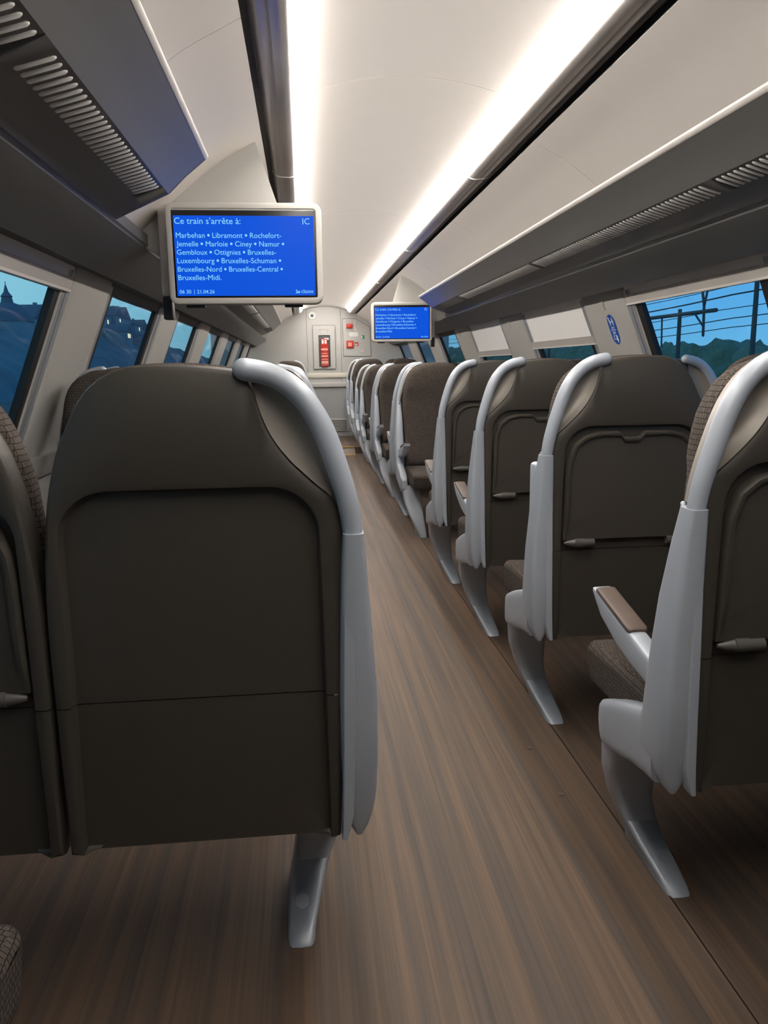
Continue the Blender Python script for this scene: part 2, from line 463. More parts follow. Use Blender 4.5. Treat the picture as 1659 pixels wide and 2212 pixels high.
for side, nm in ((-1, 'left'), (1, 'right')):
    bm = B(); wall_slab(bm, side, Y0, Y1, .72, ZS, -.02, .10)
    z0 = .72
    v = [(wx(side, .72, -.0), .72), (XC+side*1.33, .45), (XC+side*1.33, 0), (XC+side*1.6, 0), (XC+side*1.6, .72)]
    w = struct(obj('wall_'+nm, bm, M_PILLAR, smooth=False))
    obj('lower_panel', prism(B(), v, 'y', Y0, Y1), M_PILLAR, w, smooth=False)
    bm = B(); wall_slab(bm, side, Y0, Y1, ZT, 1.50, .02, .12); obj('header', bm, M_DARKGAP, w, smooth=False)
    edges = [Y0]+[e for p in pill[side] for e in p]+[Y1]
    for (a, b) in pill[side]:
        tn += 1
        # pillar cover with rounded vertical edges
        bm = B()
        rows = []
        for z in (ZS, 1.0, 1.2, 1.35, 1.412, 1.430):
            ins = 0 if z < 1.40 else (.006 if z < 1.42 else .02)
            r = .025
            prof = [(a, .036), (a, .016), (a+.006, .005), (a+.02, ins*.3), (a+.06, ins*.15), ((a+b)/2-.02, ins*.15), ((a+b)/2, ins*.15), ((a+b)/2+.02, ins*.15), (b-.06, ins*.15), (b-.02, ins*.3), (b-.006, .005), (b, .016), (b, .036)]
            rows.append([(wx(side, z, d), y, z) for y, d in prof])
        loft(bm, rows, cap=True)
        struct(obj('trim_%d' % tn, bm, M_PILLAR))
    for k in range(0, len(edges)-1, 2):
        a, b = edges[k], edges[k+1]
        if b-a < .2: continue
        wn += 1
        # frame (black) > glass pane, aluminium guides
        bm = B(); fr = .075
        for (ya, yb, za, zb) in ((a, a+.10, ZS, ZT), (b-.11, b, ZS, ZT), (a+.10, b-.11, ZT-.045, ZT), (a+.10, b-.11, ZS, ZS+.05)):
            wall_slab(bm, side, ya, yb, za, zb, .016, .040)
        win = struct(obj('window_%d' % wn, bm, M_BLACK, smooth=False))
        bm = B(); wall_slab(bm, side, a+.09, b-.10, ZS+.03, ZT-.01, .028, .036); obj('pane', bm, M_GLASS, win, smooth=False)
        for (ya, yb, d0, d1) in ((b-.026, b+.002, .006, .036), (b-.052, b-.030, .009, .036), (a-.002, a+.04, .008, .036)):
            bm = B(); wall_slab(bm, side, ya, yb, ZS, ZT-.02, d0, d1); obj('guide_rail', bm, M_ALU, win, smooth=False)
        bm = B(); wall_slab(bm, side, b-.060, b-.055, ZS, ZT-.02, .010, .036); obj('bead', bm, M_LIP, win, smooth=False)

# window blinds
def blind(side, a, b, zlow, label):
    t = empty('roller_blind', (wx(side, 1.43, .02), (a+b)/2, 1.43)); tag(t, label, 'window blind', 'roller blinds')
    t_in = Matrix.Translation(-Vector(t.location))
    bm = B(); wall_slab(bm, side, a+.004, b-.004, zlow, zlow+.008, .000, .016); bmesh.ops.transform(bm, matrix=t_in, verts=bm.verts); obj('bottom_lip', bm, M_LIP, t, smooth=False)
    bm = B(); wall_slab(bm, side, a+.004, b-.004, zlow+.008, zlow+.044, .003, .016); bmesh.ops.transform(bm, matrix=t_in, verts=bm.verts); obj('bottom_bar', bm, M_COVE_TRIM, t, smooth=False)
    if zlow+.05 < ZT:
        bm = B(); wall_slab(bm, side, a+.006, b-.006, zlow+.044, ZT-.002, .010, .013); bmesh.ops.transform(bm, matrix=t_in, verts=bm.verts); obj('blind_fabric', bm, M_BLIND, t, smooth=False)
blind(1, 2.30, 3.39, 1.350, 'rolled-up blind along the top of the nearest right window')
blind(1, 3.90, 5.0, 1.195, 'white blind pulled most of the way down, beside the pillar with the blue sticker')
blind(1, 5.55, 6.61, 1.168, 'white blind pulled down in the farther of the two covered right windows')
blind(-1, 1.535, 2.66, 1.348, 'rolled-up blind along the top of the nearest left window')

# pillar details
def on_pillar(side, y, z, out=0):
    return Vector((wx(side, z), y, z))+Vector((-side, 0, SL*0-.0)).normalized()*0+Vector((-side*1, 0, -SL)).normalized()*out
def pillar_basis(side):
    n = Vector((-side, 0, -SL)).normalized(); e = Vector((0, -side, 0)); u = n.cross(e).normalized()
    if u.z < 0: u = -u
    return Matrix((e, u, n)).transposed().to_4x4()
def plate_on(name, side, y, z, pts, m, th=.001, parent=None, lift=0):
    """flat outline (e,u) in metres on the pillar face"""
    bm = B(); loft(bm, [[(p[0], p[1], lift) for p in pts], [(p[0], p[1], lift+th) for p in pts]])
    o = obj(name, bm, m, parent, smooth=False)
    if parent is None: o.matrix_world = Matrix.Translation(Vector((wx(side, z), y, z)))@pillar_basis(side)
    return o
def capsule(hw, hh, n=10):
    return [(hw*math.cos(a), (hh-hw)+hw*math.sin(a)) for a in [PI*k/n for k in range(n+1)]]+[(-hw*math.cos(a), -(hh-hw)-hw*math.sin(a)) for a in [PI*k/n for k in range(n+1)]]
st = plate_on('info_sticker', 1, 3.612, 1.257, capsule(.044, .075), M_BLUE, .001)
tag(st, 'blue oval pictogram sticker with white figures on the right window pillar', 'sticker')
def ic(pts, nm='pictogram'): plate_on(nm, 1, 0, 0, [(x*.85, y*.85) for x, y in pts], M_WHITE, .0006, st, .001)
ic([(-.030, .070), (-.022, .072), (-.014, .052), (.0, .046), (-.002, .038), (-.014, .036), (-.016, .022), (-.022, .022), (-.022, .040)])
ic([(.014, .068), (.020, .070), (.022, .058), (.030, .046), (.026, .040), (.024, .022), (.018, .022), (.016, .038), (.006, .046), (.012, .052)])
for z_ in (.012, .006): ic([(-.022, z_), (.022, z_), (.022, z_+.003), (-.022, z_+.003)], 'lettering')
ic([(-.034, -.004), (.034, -.004), (.034, -.0005), (-.034, -.0005)], 'lettering')
for z_ in (-.014, -.020, -.026): ic([(-.020, z_), (.018, z_), (.018, z_+.003), (-.020, z_+.003)], 'lettering')
ic([(-.026, -.034), (.0, -.034), (.0, -.038), (-.022, -.038), (-.022, -.054), (.0, -.054), (.0, -.058), (-.026, -.058)])
ic([(.006, -.034), (.024, -.034), (.026, -.064), (.014, -.078), (.010, -.066), (.0, -.056), (.010, -.050)])
for y, z, lab in ((3.65, 1.368, 'small grey push plate above the blue sticker'), (5.325, 1.374, 'small grey push plate on the pillar between the two covered right windows'), (7.04, 1.377, 'small grey push plate on the far right pillar')):
    b = plate_on('push_plate', 1, y, z, rrect(-.022, .022, -.023, .023, .007), M_PILLAR, .003)
    tag(b, lab, 'push plate', 'pillar push plates')
    plate_on('button', 1, 0, 0, rrect(-.013, .013, -.015, .015, .005), M_COVE_TRIM, .001, b, .003)

# stickers on the ducts
def duct_basis(side):
    n = Vector((-side*.463, 0, -.886)).normalized(); e = Vector((0, 1, 0)); u = n.cross(e).normalized()
    return Matrix((e, u, n)).transposed().to_4x4()
def on_duct(name, side, w, y, pts, m, parent=None, lift=.001, th=.0008):
    bm = B(); loft(bm, [[(p[0], p[1], lift) for p in pts], [(p[0], p[1], lift+th) for p in pts]])
    o = obj(name, bm, m, parent, smooth=False)
    if parent is None:
        o.matrix_world = Matrix.Translation(Vector((XC+side*w, y, CAMH+.400-.5226*(w-.855)-.0005)))@duct_basis(side)
    return o
for side, w, y, lab in ((-1, .935, 3.16, 'dark violet notice on the left duct below the large screen'), (1, .93, 3.21, 'dark violet notice on the right duct above the sticker pillar'),
                        (1, .93, 6.1, 'dark violet notice on the right duct near the far screen')):
    o = on_duct('duct_notice', side, w, y, rrect(-.13, .13, -.040, .040, .008), M_STICKDARK); tag(o, lab, 'notice', 'duct notices')
po = on_duct('duct_poster', -1, .938, 1.70, [(-.30, -.06), (.15, -.06), (.20, .04), (.17, .06), (-.30, .06)], M_POSTG)
tag(po, 'green poster with a yellow disc and blue wave, stuck on the left duct', 'poster')
sgn = (duct_basis(-1).to_3x3()@Vector((0, 1, 0))).x   # +u toward the aisle?
ua = 1 if sgn > 0 else -1
on_duct('disc', -1, 0, 0, [(-.06+.05*math.cos(2*PI*k/24), ua*.02+.03*math.sin(2*PI*k/24)) for k in range(24)], M_POSTY, po, .0018)
on_duct('disc_line', -1, 0, 0, [(-.08, ua*.020), (-.03, ua*.016), (-.03, ua*.021), (-.08, ua*.025)], M_STICKDARK, po, .0026)
for q, (a, b) in enumerate(((.02, .10), (.03, .12))):
    on_duct('lettering', -1, 0, 0, [(a, ua*(.018-.024*q)), (b, ua*(.018-.024*q)), (b, ua*(.026-.024*q)), (a, ua*(.026-.024*q))], M_COVE_TRIM, po, .0018)
on_duct('wave', -1, 0, 0, [(.11, -ua*.063), (.165, -ua*.066), (.197, -ua*.02), (.22, ua*.045), (.195, ua*.058), (.175, ua*.0), (.15, -ua*.035)], M_POSTB, po, .0018)
on_duct('logo', -1, 0, 0, [(.155+.013*math.cos(2*PI*k/20), -ua*.047+.008*math.sin(2*PI*k/20)) for k in range(20)], M_COVE_TRIM, po, .0026)
on_duct('logo_core', -1, 0, 0, [(.155+.010*math.cos(2*PI*k/20), -ua*.047+.0055*math.sin(2*PI*k/20)) for k in range(20)], M_POSTB, po, .0034)

# ------------------------------------------------------------------ end wall
YW = Y1
def wall_poly(x0, x1, z0, z1): return [(x0, z0), (x1, z0), (x1, z1), (x0, z1)]
bm = B(); prism(bm, [(-1.3, -.1), (2.2, -.1), (2.2, 2.3), (-1.3, 2.3)], 'y', YW+.012, YW+.12)
ew = struct(obj('wall_end', bm, M_DARKGAP, smooth=False))
for nm_, x0, x1, z0, z1, m in (('upper_panel', -1.3, .0875, .83, 2.3, M_WALL), ('upper_panel', .0925, .588, .83, 2.3, M_WALL), ('upper_panel', .593, 2.2, .83, 2.3, M_WALL),
                               ('lower_panel', -1.3, 2.2, .08, .828, M_WALLD)):
    obj(nm_, bbox(x0, x1, YW, YW+.02, z0, z1), m, ew, smooth=False)
obj('ledge', bbox(-1.3, 2.2, YW-.02, YW+.005, .947, 1.0155, .004), M_CREAM, ew)
obj('rail', bbox(-1.3, 2.2, YW-.03, YW+.005, .806, .872, .01, 3), M_WALL, ew)
bm = bbox(-1.5, 2.3, Y0-.1, Y0, -.1, 2.3); struct(obj('wall_rear', bm, M_DARKGAP, smooth=False))  # unseen wall kept dark so less light bounces onto the near floor

# extinguisher cabinet
t = empty('extinguisher_cabinet', (.340, YW, 1.389)); tag(t, 'grey wall cabinet with a dark window holding the red extinguisher', 'cabinet')
bm = B(); stationed(bm, rrect(-.165, .165, -.317, .317, .006, 2), [(0, 0), (0, -.002), (.004, -.002)]); obj('gap_line', bm, M_BLACK, t, smooth=False)
bm = B()
outer = rrect(-.160, .160, -.312, .312, .006, 2)
for (x0, x1, z0, z1) in ((-.16, -.082, -.312, .312), (.088, .16, -.312, .312), (-.082, .088, .172, .312), (-.082, .088, -.312, -.285)):
    box(bm, x0, x1, -.022, -.0, z0, z1)
bmesh.ops.remove_doubles(bm, verts=bm.verts[:], dist=.0001)
obj('door', bm, M_WALL, t, smooth=False)
obj('window_recess', bbox(-.083, .089, -.003, -.001, -.286, .173), M_DARKGAP, t, smooth=False)
bm = B(); prism(bm, [(-.07, .262), (.07, .262), (.05, .19), (.044, .19), (.052, .252), (-.052, .252), (-.044, .19), (-.05, .19)], 'y', -.030, -.022); obj('grip', bm, M_COVE_TRIM, t, smooth=False)
t2 = empty('fire_extinguisher', (.342, YW-.035, 1.108)); tag(t2, 'red fire extinguisher with pale printed labels behind the cabinet window', 'fire extinguisher')
bm = B()
pr = [(0, .0), (.05, .0), (.058, .01), (.058, .30), (.05, .33), (.03, .35), (.022, .37), (0, .37)]
rings = [[(max(r, .0005)*math.cos(2*PI*k/24), max(r, .0005)*.5*math.sin(2*PI*k/24), z) for k in range(24)] for r, z in pr]
loft(bm, rings); obj('cylinder', bm, M_RED, t2)
obj('valve', bbox(-.02, .02, -.018, .018, .37, .40, .004), M_STEEL, t2)
obj('lever', bbox(.0, .065, -.01, .006, .385, .41, .003), M_WHITE, t2)
obj('tag_plate', bbox(-.045, .04, -.034, -.030, .29, .40, .002), M_RED, t2)
for x0, x1, z0, z1 in ((-.038, -.012, .33, .385), (.004, .03, .33, .385)):
    obj('pictogram', bbox(x0, x1, -.036, -.034, z0, z1), M_WHITE, t2, smooth=False)
for z0, z1 in ((.235, .262), (.185, .195), (.14, .165), (.10, .112), (.04, .085), (.02, .027)):
    obj('label_band', bbox(-.05, .05, -.0325, -.0295, z0, z1), M_PINK, t2, smooth=False)

# alarm panel
t = empty('alarm_panel', (.816, YW, 1.525)); tag(t, 'angular grey wall panel with red alarm boxes right of the extinguisher', 'alarm panel')
pts = [(-.20, .268), (-.012, .268), (.205, .145), (.21, -.273), (-.192, -.267)]
bm = B(); prism(bm, [(x*1.025, z*1.02) for x, z in pts], 'y', -.003, 0); obj('gap_line', bm, M_BLACK, t, smooth=False)
bm = B(); prism(bm, pts, 'y', -.012, -.003); obj('plate', bm, M_WALL, t, smooth=False)
bm = bbox(-.155, -.02, -.016, -.012, .09, .245); obj('brake_recess', bm, M_COVE_TRIM, t, smooth=False)
br_ = obj('brake_handle', bbox(-.145, -.055, -.04, -.016, .13, .20, .006), M_RED, t)
obj('pin', bbox(-.055, -.04, -.03, -.02, .185, .195), M_STEEL, br_, smooth=False)
obj('frame_edge', bbox(-.03, -.02, -.02, -.012, .11, .245), M_WHITE, t, smooth=False)
bm = B(); prism(bm, [(-.03, .095), (.0, .095), (-.015, .13)], 'y', -.0135, -.012); obj('warning_triangle', bm, M_WHITE, t, smooth=False)
obj('note', bbox(-.105, .025, -.0135, -.012, .015, .075), M_WHITE, t, smooth=False)
fa = obj('fire_alarm', bbox(-.15, -.042, -.03, -.012, -.155, -.045, .004), M_RED, t)
obj('alarm_glass', bbox(-.125, -.068, -.032, -.03, -.128, -.075), M_PINK, fa, smooth=False)
sg = obj('alarm_sign', bbox(-.025, .028, -.0135, -.012, -.125, -.07), M_RED, t, smooth=False)
for x0, x1, z0, z1 in ((-.018, -.004, -.118, -.092), (.002, .012, -.118, -.088)):
    obj('pictogram', bbox(x0, x1, -.0145, -.0135, z0, z1), M_WHITE, sg, smooth=False)
sg = obj('exit_sign', bbox(.07, .118, -.0135, -.012, -.022, .03), M_GREEN, t, smooth=False)
obj('pictogram', bbox(.073, .09, -.0145, -.0135, -.015, .024), M_WHITE, sg, smooth=False)
bm = B(); cyl(bm, (-.14, -.013, .0), (-.14, -.018, .0), .011); obj('lock', bm, M_STEEL, t)
bm = B(); cyl(bm, (.087, -.013, -.193), (.087, -.017, -.193), .014); k = obj('key_switch', bm, M_WHITE, t)
bm = B(); cyl(bm, (.087, -.017, -.193), (.087, -.019, -.193), .006); obj('key_hole', bm, M_RED, k)

# speaker disc, wall grille
t = empty('wall_speaker', (.174, YW, 1.84)); tag(t, 'round white speaker disc high on the end wall', 'speaker')
bm = B(); cyl(bm, (0, 0, 0), (0, -.012, 0), .056, .05, 28); obj('ring', bm, M_WHITE, t)
bm = B(); cyl(bm, (0, -.012, 0), (0, -.016, 0), .024, .022, 20); obj('cone', bm, M_DARKGAP, t)
t = empty('wall_grille', (.545, YW, .242)); tag(t, 'grey slatted heating grille low on the end wall', 'grille')
obj('frame', bbox(-.16, .145, -.012, 0, -.098, .098, .008), M_WALL, t)
obj('dark_opening', bbox(-.15, .10, -.0135, -.012, -.085, .085), M_BLACK, t, smooth=False)
for i in range(8):
    z = -.075+i*.0215; obj('slat', bbox(-.15, .10, -.024, -.0135, z-.006, z+.006, .002), M_WALL, t)

# ------------------------------------------------------------------ information screens
def lettering(txt, x, z, width, bold=0, align='LEFT', mesh_name='lettering', size=None):
    cu = bpy.data.curves.new('tmp', 'FONT'); cu.body = txt; cu.size = 1; cu.offset = bold; cu.resolution_u = 3
    o = bpy.data.objects.new('tmp', cu); C.objects.link(o)
    bpy.context.view_layer.update()
    me = bpy.data.meshes.new_from_object(o.evaluated_get(bpy.context.evaluated_depsgraph_get()))
    bpy.data.objects.remove(o)
    xs = [v.co.x for v in me.vertices]; x0, x1 = min(xs), max(xs)
    s = width/(x1-x0) if width else size
    for v in me.vertices:
        px_ = (v.co.x-x0)*s if align == 'LEFT' else (v.co.x-x1)*s
        v.co = Vector((x+px_, -.0005, z+v.co.y*s))
    if '•' in txt:                          # round separator dots are larger than the font's own
        b_ = bmesh.new(); b_.from_mesh(me); seen = set()
        for v_ in b_.verts:
            if v_ in seen: continue
            isl, st_ = [], [v_]
            seen.add(v_)
            while st_:
                q = st_.pop(); isl.append(q)
                for e in q.link_edges:
                    o_ = e.other_vert(q)
                    if o_ not in seen: seen.add(o_); st_.append(o_)
            xs_ = [q.co.x for q in isl]; zs_ = [q.co.z-z for q in isl]
            wd, hd, mid = (max(xs_)-min(xs_))/s, (max(zs_)-min(zs_))/s, (max(zs_)+min(zs_))/2/s
            if abs(wd-hd) < .03 and .12 < wd < .42 and .2 < mid < .5:
                c_ = Vector(((max(xs_)+min(xs_))/2, 0, (max(zs_)+min(zs_))/2+z))
                k_ = .34/wd
                for q in isl: q.co = Vector((c_.x+(q.co.x-c_.x)*k_, q.co.y, c_.z+(q.co.z-c_.z)*k_))
        b_.to_mesh(me); b_.free()
    me.name = mesh_name; me.materials.clear(); me.materials.append(M_TEXT_LED)
    return me

SW, SH = .497, .316
TXT = None
def screen(loc, side, label):
    """side: which wall it is bracketed to"""
    global TXT
    t = empty('information_screen', loc); tag(t, label, 'screen', 'passenger information screens')
    bm = B()
    stationed(bm, rrect(-SW/2, SW/2, -SH/2, SH/2, .028, 6), [(.012, .07), (.004, .062), (0, .05), (0, .008), (.003, .002), (.008, 0), (.018, 0), (.021, .003)])
    obj('bezel', bm, M_BEZEL, t)
    obj('screen_glass', bbox(-.229, .229, .0005, .004, -SH/2+.0215, SH/2-.0245, .001), M_SCREEN_BLACK, t, smooth=False)
    AX, AZ0, AZ1 = .2225, -SH/2+.0268, SH/2-.0415
    d = obj('display', bbox(-AX, AX, -.0008, .001, AZ0, AZ1), M_BLUE_LED, t, smooth=False)
    if TXT is None:
        W = 2*AX; k = W/305.
        L = lambda px: -AX+(px-375)*k
        Zr = lambda py: AZ1-(py-468)*(AZ1-AZ0)/175.
        s1 = 145*k
        TXT = [lettering("Ce train s'arrête à:".replace("'", "\u2019"), L(377), Zr(486), 143*k, 0),
               lettering('IC', L(671), Zr(486), 15.5*k, 0, 'RIGHT')]
        for txt, y, wd in (('Marbehan • Libramont • Rochefort-', 516, 229), ('Jemelle • Marloie • Ciney • Namur •', 534.5, 234), ('Gembloux • Ottignies • Bruxelles-', 552.5, 216),
                           ('Luxembourg • Bruxelles-Schuman •', 571, 226), ('Bruxelles-Nord • Bruxelles-Central •', 589.5, 229), ('Bruxelles-Midi.', 608, 93.5)):
            TXT.append(lettering(txt, L(379), Zr(y), wd*k, 0))
        TXT.append(lettering('06 30', L(380), Zr(637.5), 25*k, .004)); TXT.append(lettering('21.04.26', L(418), Zr(637.5), 38*k, .004))
        TXT.append(lettering('2e', L(645), Zr(637.5), 9.5*k, .03, 'RIGHT')); TXT.append(lettering('classe', L(675), Zr(637.5), 27*k, 0, 'RIGHT'))
        TXT.append(lettering('|', L(411.5), Zr(637), .0012, 0))
    for me in TXT:
        o = link('lettering', me, d); o.location = (0, -.0009, 0)
    # feet under the case
    for x in (-.17, .15): obj('latch', bbox(x-.03, x+.03, .02, .05, -SH/2-.008, -SH/2+.004, .003), M_BLACK, t)
    # wall bracket block behind
    a, b = sorted((side*(SW/2-.1), side*(SW/2+.035)))
    obj('mount', bbox(a, b, .066, .115, -.125, .165, .01), M_BEZEL, t)
    a, b = sorted((side*(SW/2+.004), side*(SW/2+.034)))
    obj('hinge_block', bbox(a, b, .07, .12, -.20, -.126, .003), M_BLACK, t)
    return t
screen((-.169, 2.63, CAMH+.364), -1, 'large blue information screen listing the train stops, hanging nearest')
screen((.826, 6.40, CAMH+.354), 1, 'smaller-looking far blue information screen on the right, beside the alarm panel')

def bulkhead(y, side, label):
    pts = [(.488, .748), (.58, .706), (.666, .650), (.76, .57), (.86, .50), (.912, .470), (.908, .437), (.888, .414), (.818, .374), (.79, .362), (.56, .362), (.43, .39), (.415, .53)]
    bm = B(); prism(bm, [(XC+side*w, CAMH+h) for w, h in pts], 'y', y, y+.03, .006)
    o = obj('bulkhead_panel', bm, M_WALL); tag(o, label, 'partition panel', 'screen bulkheads')
bulkhead(2.752, -1, 'pale triangular panel closing the rack end behind the large screen')
bulkhead(6.522, 1, 'pale triangular panel closing the rack end behind the far screen')

# ------------------------------------------------------------------ seats
SWD = .445
def v0(z): return 0
OUT = [(.007, .340), (.003, .45), (0, .60), (-.004, .75), (-.008, .86)]
OUT_A = [(-.008, .86), (-.004, .895), (.006, .922), (.028, .942), (.052, .965), (.070, .984), (.088, 1.008), (.100, 1.03), (.110, 1.056), (.117, 1.085), (.120, 1.112)]
OUT_B = [(.122, 1.118), (.19, 1.127), (.26, 1.130), (.315, 1.124), (.362, 1.092), (.392, 1.040), (.410, 1.0), (.428, .93), (.438, .85), (.444, .76), (.445, .65), (.442, .340)]
def shell_outline():
    p = [Vector(q) for q in OUT[:-1]]+spline(OUT_A, 6)+spline(OUT_B, 6)
    return p
def star_hit(poly, c, ang):
    d = Vector((math.cos(ang), math.sin(ang))); best = None
    n = len(poly)
    for i in range(n):
        a, b = poly[i]-c, poly[(i+1) % n]-c
        e = b-a; den = d.x*e.y-d.y*e.x
        if abs(den) < 1e-12: continue
        t = (a.x*e.y-a.y*e.x)/den; s = (a.x*d.y-a.y*d.x)/den
        if t > 0 and -1e-6 <= s <= 1+1e-6 and (best is None or t > best): best = t
    return c+d*(best or .01)
CEN = Vector((.225, .68))
def angles(poly, extra=(), n=120):
    """angles that include the corner directions so corners stay crisp"""
    A = [2*PI*k/n for k in range(n)]
    for p in extra: A.append(math.atan2(p[1]-CEN.y, p[0]-CEN.x) % (2*PI))
    A = sorted(A); out = [A[0]]
    for a in A[1:]:
        if a-out[-1] > .004: out.append(a)
    return out
def mk(bm, mir):
    if mir < 0: bmesh.ops.scale(bm, vec=(-1, 1, 1), verts=bm.verts)
    return bm
def inset(p, q, d):
    e = q-p; L = e.length
    return p+e*(d/L if L > 1e-9 else 0)

def shell_bm(part):
    poly = shell_outline(); # rounded upper corners, square lower ones
    rec = [Vector(p) for p in rrect(.030, .415, .62, .941, .075, 10)[:22]]+[Vector((.024, .3435)), Vector((.421, .3435))]
    A = angles(poly, [(.007, .340), (.442, .340), (.024, .3435), (.421, .3435)])
    Po = [star_hit(poly, CEN, a) for a in A]; Pi = [star_hit(rec, CEN, a) for a in A]
    bm = B(); rings = []
    def R(pts, y): rings.append([(p.x, max(y, .0185*max(0, min(1, (p.x-.024)/.008, (.421-p.x)/.008))*max(0, min(1, (.358-p.y)/.010))) if y < .03 else y, p.y) for p in pts])
    R(Po, .045); R(Po, .012)
    R([inset(p, q, .003) for p, q in zip(Po, Pi)], .0035)
    R([inset(p, q, min(.010, .3*(q-p).length)) for p, q in zip(Po, Pi)], 0)
    R([p.lerp(q, .5) for p, q in zip(Po, Pi)], -.001)
    R([inset(q, p, min(.009, .3*(q-p).length)) for p, q in zip(Po, Pi)], -.0015)
    R([inset(q, p, min(.0025, .2*(q-p).length)) for p, q in zip(Po, Pi)], .002)
    R(Pi, .012); R([inset(q, CEN, .004) for q in Pi], .018)
    for s in (.75, .5, .25): R([CEN.lerp(q, s) for q in Pi], .0185)
    vr = loft(bm, rings, cap=False)
    c = bm.verts.new((CEN.x, .0185, CEN.y))
    last = vr[-1]
    for i in range(len(last)): bm.faces.new((last[i], last[(i+1) % len(last)], c))
    zc = .598 if part == 'up' else .5965
    g = bm.verts[:]+bm.edges[:]+bm.faces[:]
    bmesh.ops.bisect_plane(bm, geom=g, plane_co=(0, 0, zc), plane_no=(0, 0, 1), clear_inner=(part == 'up'), clear_outer=(part != 'up'))
    return bm

def tray_bm():
    top = [(.026, .626), (.419, .626), (.417, .80), (.413, .85), (.396, .896), (.365, .921), (.325, .931), (.250, .932), (.236, .917), (.190, .917), (.176, .932), (.12, .931), (.080, .921), (.049, .896), (.032, .85), (.028, .80)]
    sm = [Vector(p) for p in top]
    ci = Vector((.222, .77)); global CEN
    keep = CEN; CEN = ci
    A = angles(sm, [top[i] for i in (0, 1, 7, 8, 9, 10)], 140)
    P = [star_hit(sm, ci, a) for a in A]
    bm = B(); rings = []
    def R(d, y):
        row = []
        for p in P:
            q = inset(p, ci, d); k = max(0, min(1, (p.y-.632)/.05)); yy = y if y > 0 else -.0005+(y+.0005)*k
            row.append((q.x, yy, q.y))
        rings.append(row)
    R(.004, .0175); R(.004, .002); R(.005, -.004); R(.008, -.008); R(.013, -.0085); R(.018, -.006); R(.022, -.0005)
    vr = loft(bm, rings, cap=False)
    for s in (.6, .3):
        prev = vr[-1]; ring = [bm.verts.new((ci.x+(p[0]-ci.x)*s, -.0005+v0(ci.y+(p[2]-ci.y)*s), ci.y+(p[2]-ci.y)*s)) for p in rings[-1]]
        for i in range(len(prev)): bm.faces.new((prev[i], prev[(i+1) % len(prev)], ring[(i+1) % len(prev)], ring[i]))
        vr.append(ring)
    bm.faces.new(vr[-1])
    CEN = keep
    return bm

def hinge_bm(which):
    bm = B(); z, y = .620, .003
    if which == 0: pts = [(q, 0) for q in (.034, .046, .064, .064, .090, .090, .118)]
    else: pts = [(q, 0) for q in (.411, .399, .381, .381, .355, .355, .327)]
    r = [.004, .0085, .012, .0135, .0135, .012, .012]
    xs = [p[0] for p in pts]
    for i in range(1, len(xs)):
        if abs(xs[i]-xs[i-1]) < 1e-6: xs[i] += .0004*(1 if which == 0 else -1)
    tube(bm, [(x, y, z) for x in xs], r, 14, False)
    return bm

CUSH = [(.012, .43), (.010, .62), (-.002, .80), (-.004, .88), (.004, .94), (.013, 1.0), (.025, 1.042), (.047, 1.08), (.087, 1.108), (.15, 1.124), (.22, 1.132), (.30, 1.129), (.352, 1.108), (.39, 1.065), (.412, 1.015), (.432, .94), (.443, .85), (.445, .62), (.442, .43)]
def cushion_bm():
    poly = spline(CUSH, 5); cen = CEN.copy()
    A = angles(poly, [CUSH[0], CUSH[-1]]); P = [star_hit(poly, cen, a) for a in A]
    bm = B(); rings = []
    def hb(z):
        t = max(0, min(1, (z-.90)/.05)); t = t*t*(3-2*t)
        t2 = max(0, min(1, (z-.62)/-.15)); return .022*t+.015*t2
    def R(d, y, bulge=1): rings.append([(q.x, y+v0(q.y)+bulge*hb(q.y), q.y) for q in (inset(p, cen, d) for p in P)])
    R(.012, .046, 0); R(.003, .050, 0); R(0, .056, 0); R(0, .070, .3); R(.004, .082, .6); R(.014, .094, .9); R(.03, .103); R(.06, .106); R(.10, .107); R(.14, .108)
    for s in (.75, .5, .25): rings.append([(q.x, .108+v0(q.y)+hb(q.y), q.y) for q in (cen+(inset(p, cen, .14)-cen)*s for p in P)])
    vr = loft(bm, rings, cap=False); bm.faces.new(vr[-1])
    return bm

def seatpan_bm():
    bm = bbox(.002, .443, .085, .545, .335, .440, .0)
    bmesh.ops.subdivide_edges(bm, edges=bm.edges[:], cuts=3, use_grid_fill=True)
    for v in bm.verts:
        if v.co.y > .5:
            v.co.y -= (.440-v.co.z)*.30
        t = (v.co.y-.085)/.445; v.co.z += .016*math.sin(t*PI)*(1 if v.co.z > .4 else 0)
    es = [e for e in bm.edges if e.calc_face_angle(0) > .6]
    bmesh.ops.bevel(bm, geom=es, offset=.028, segments=5, affect='EDGES', profile=.5, clamp_overlap=True)
    return bm

HP = [(-.0225, .8695), (-.018, .905), (-.010, .940), (.000, .975), (.013, 1.015), (.026, 1.045), (.044, 1.074), (.068, 1.098), (.098, 1.114), (.131, 1.121)]
def handle_path(n=5): return [Vector((p.x, v0(p.y)-.002-.006*math.sin(min(1, max(0, (p.y-.86)/.25))*PI), p.y)) for p in spline(HP, n)]
def handle_bm():
    bm = B(); P = handle_path(); n = len(P)
    rad = [.0155+.0015*min(1, i/(n*.35)) for i in range(n)]
    # start flush at the collar, round end
    tube(bm, P, rad, 16, True)
    return bm

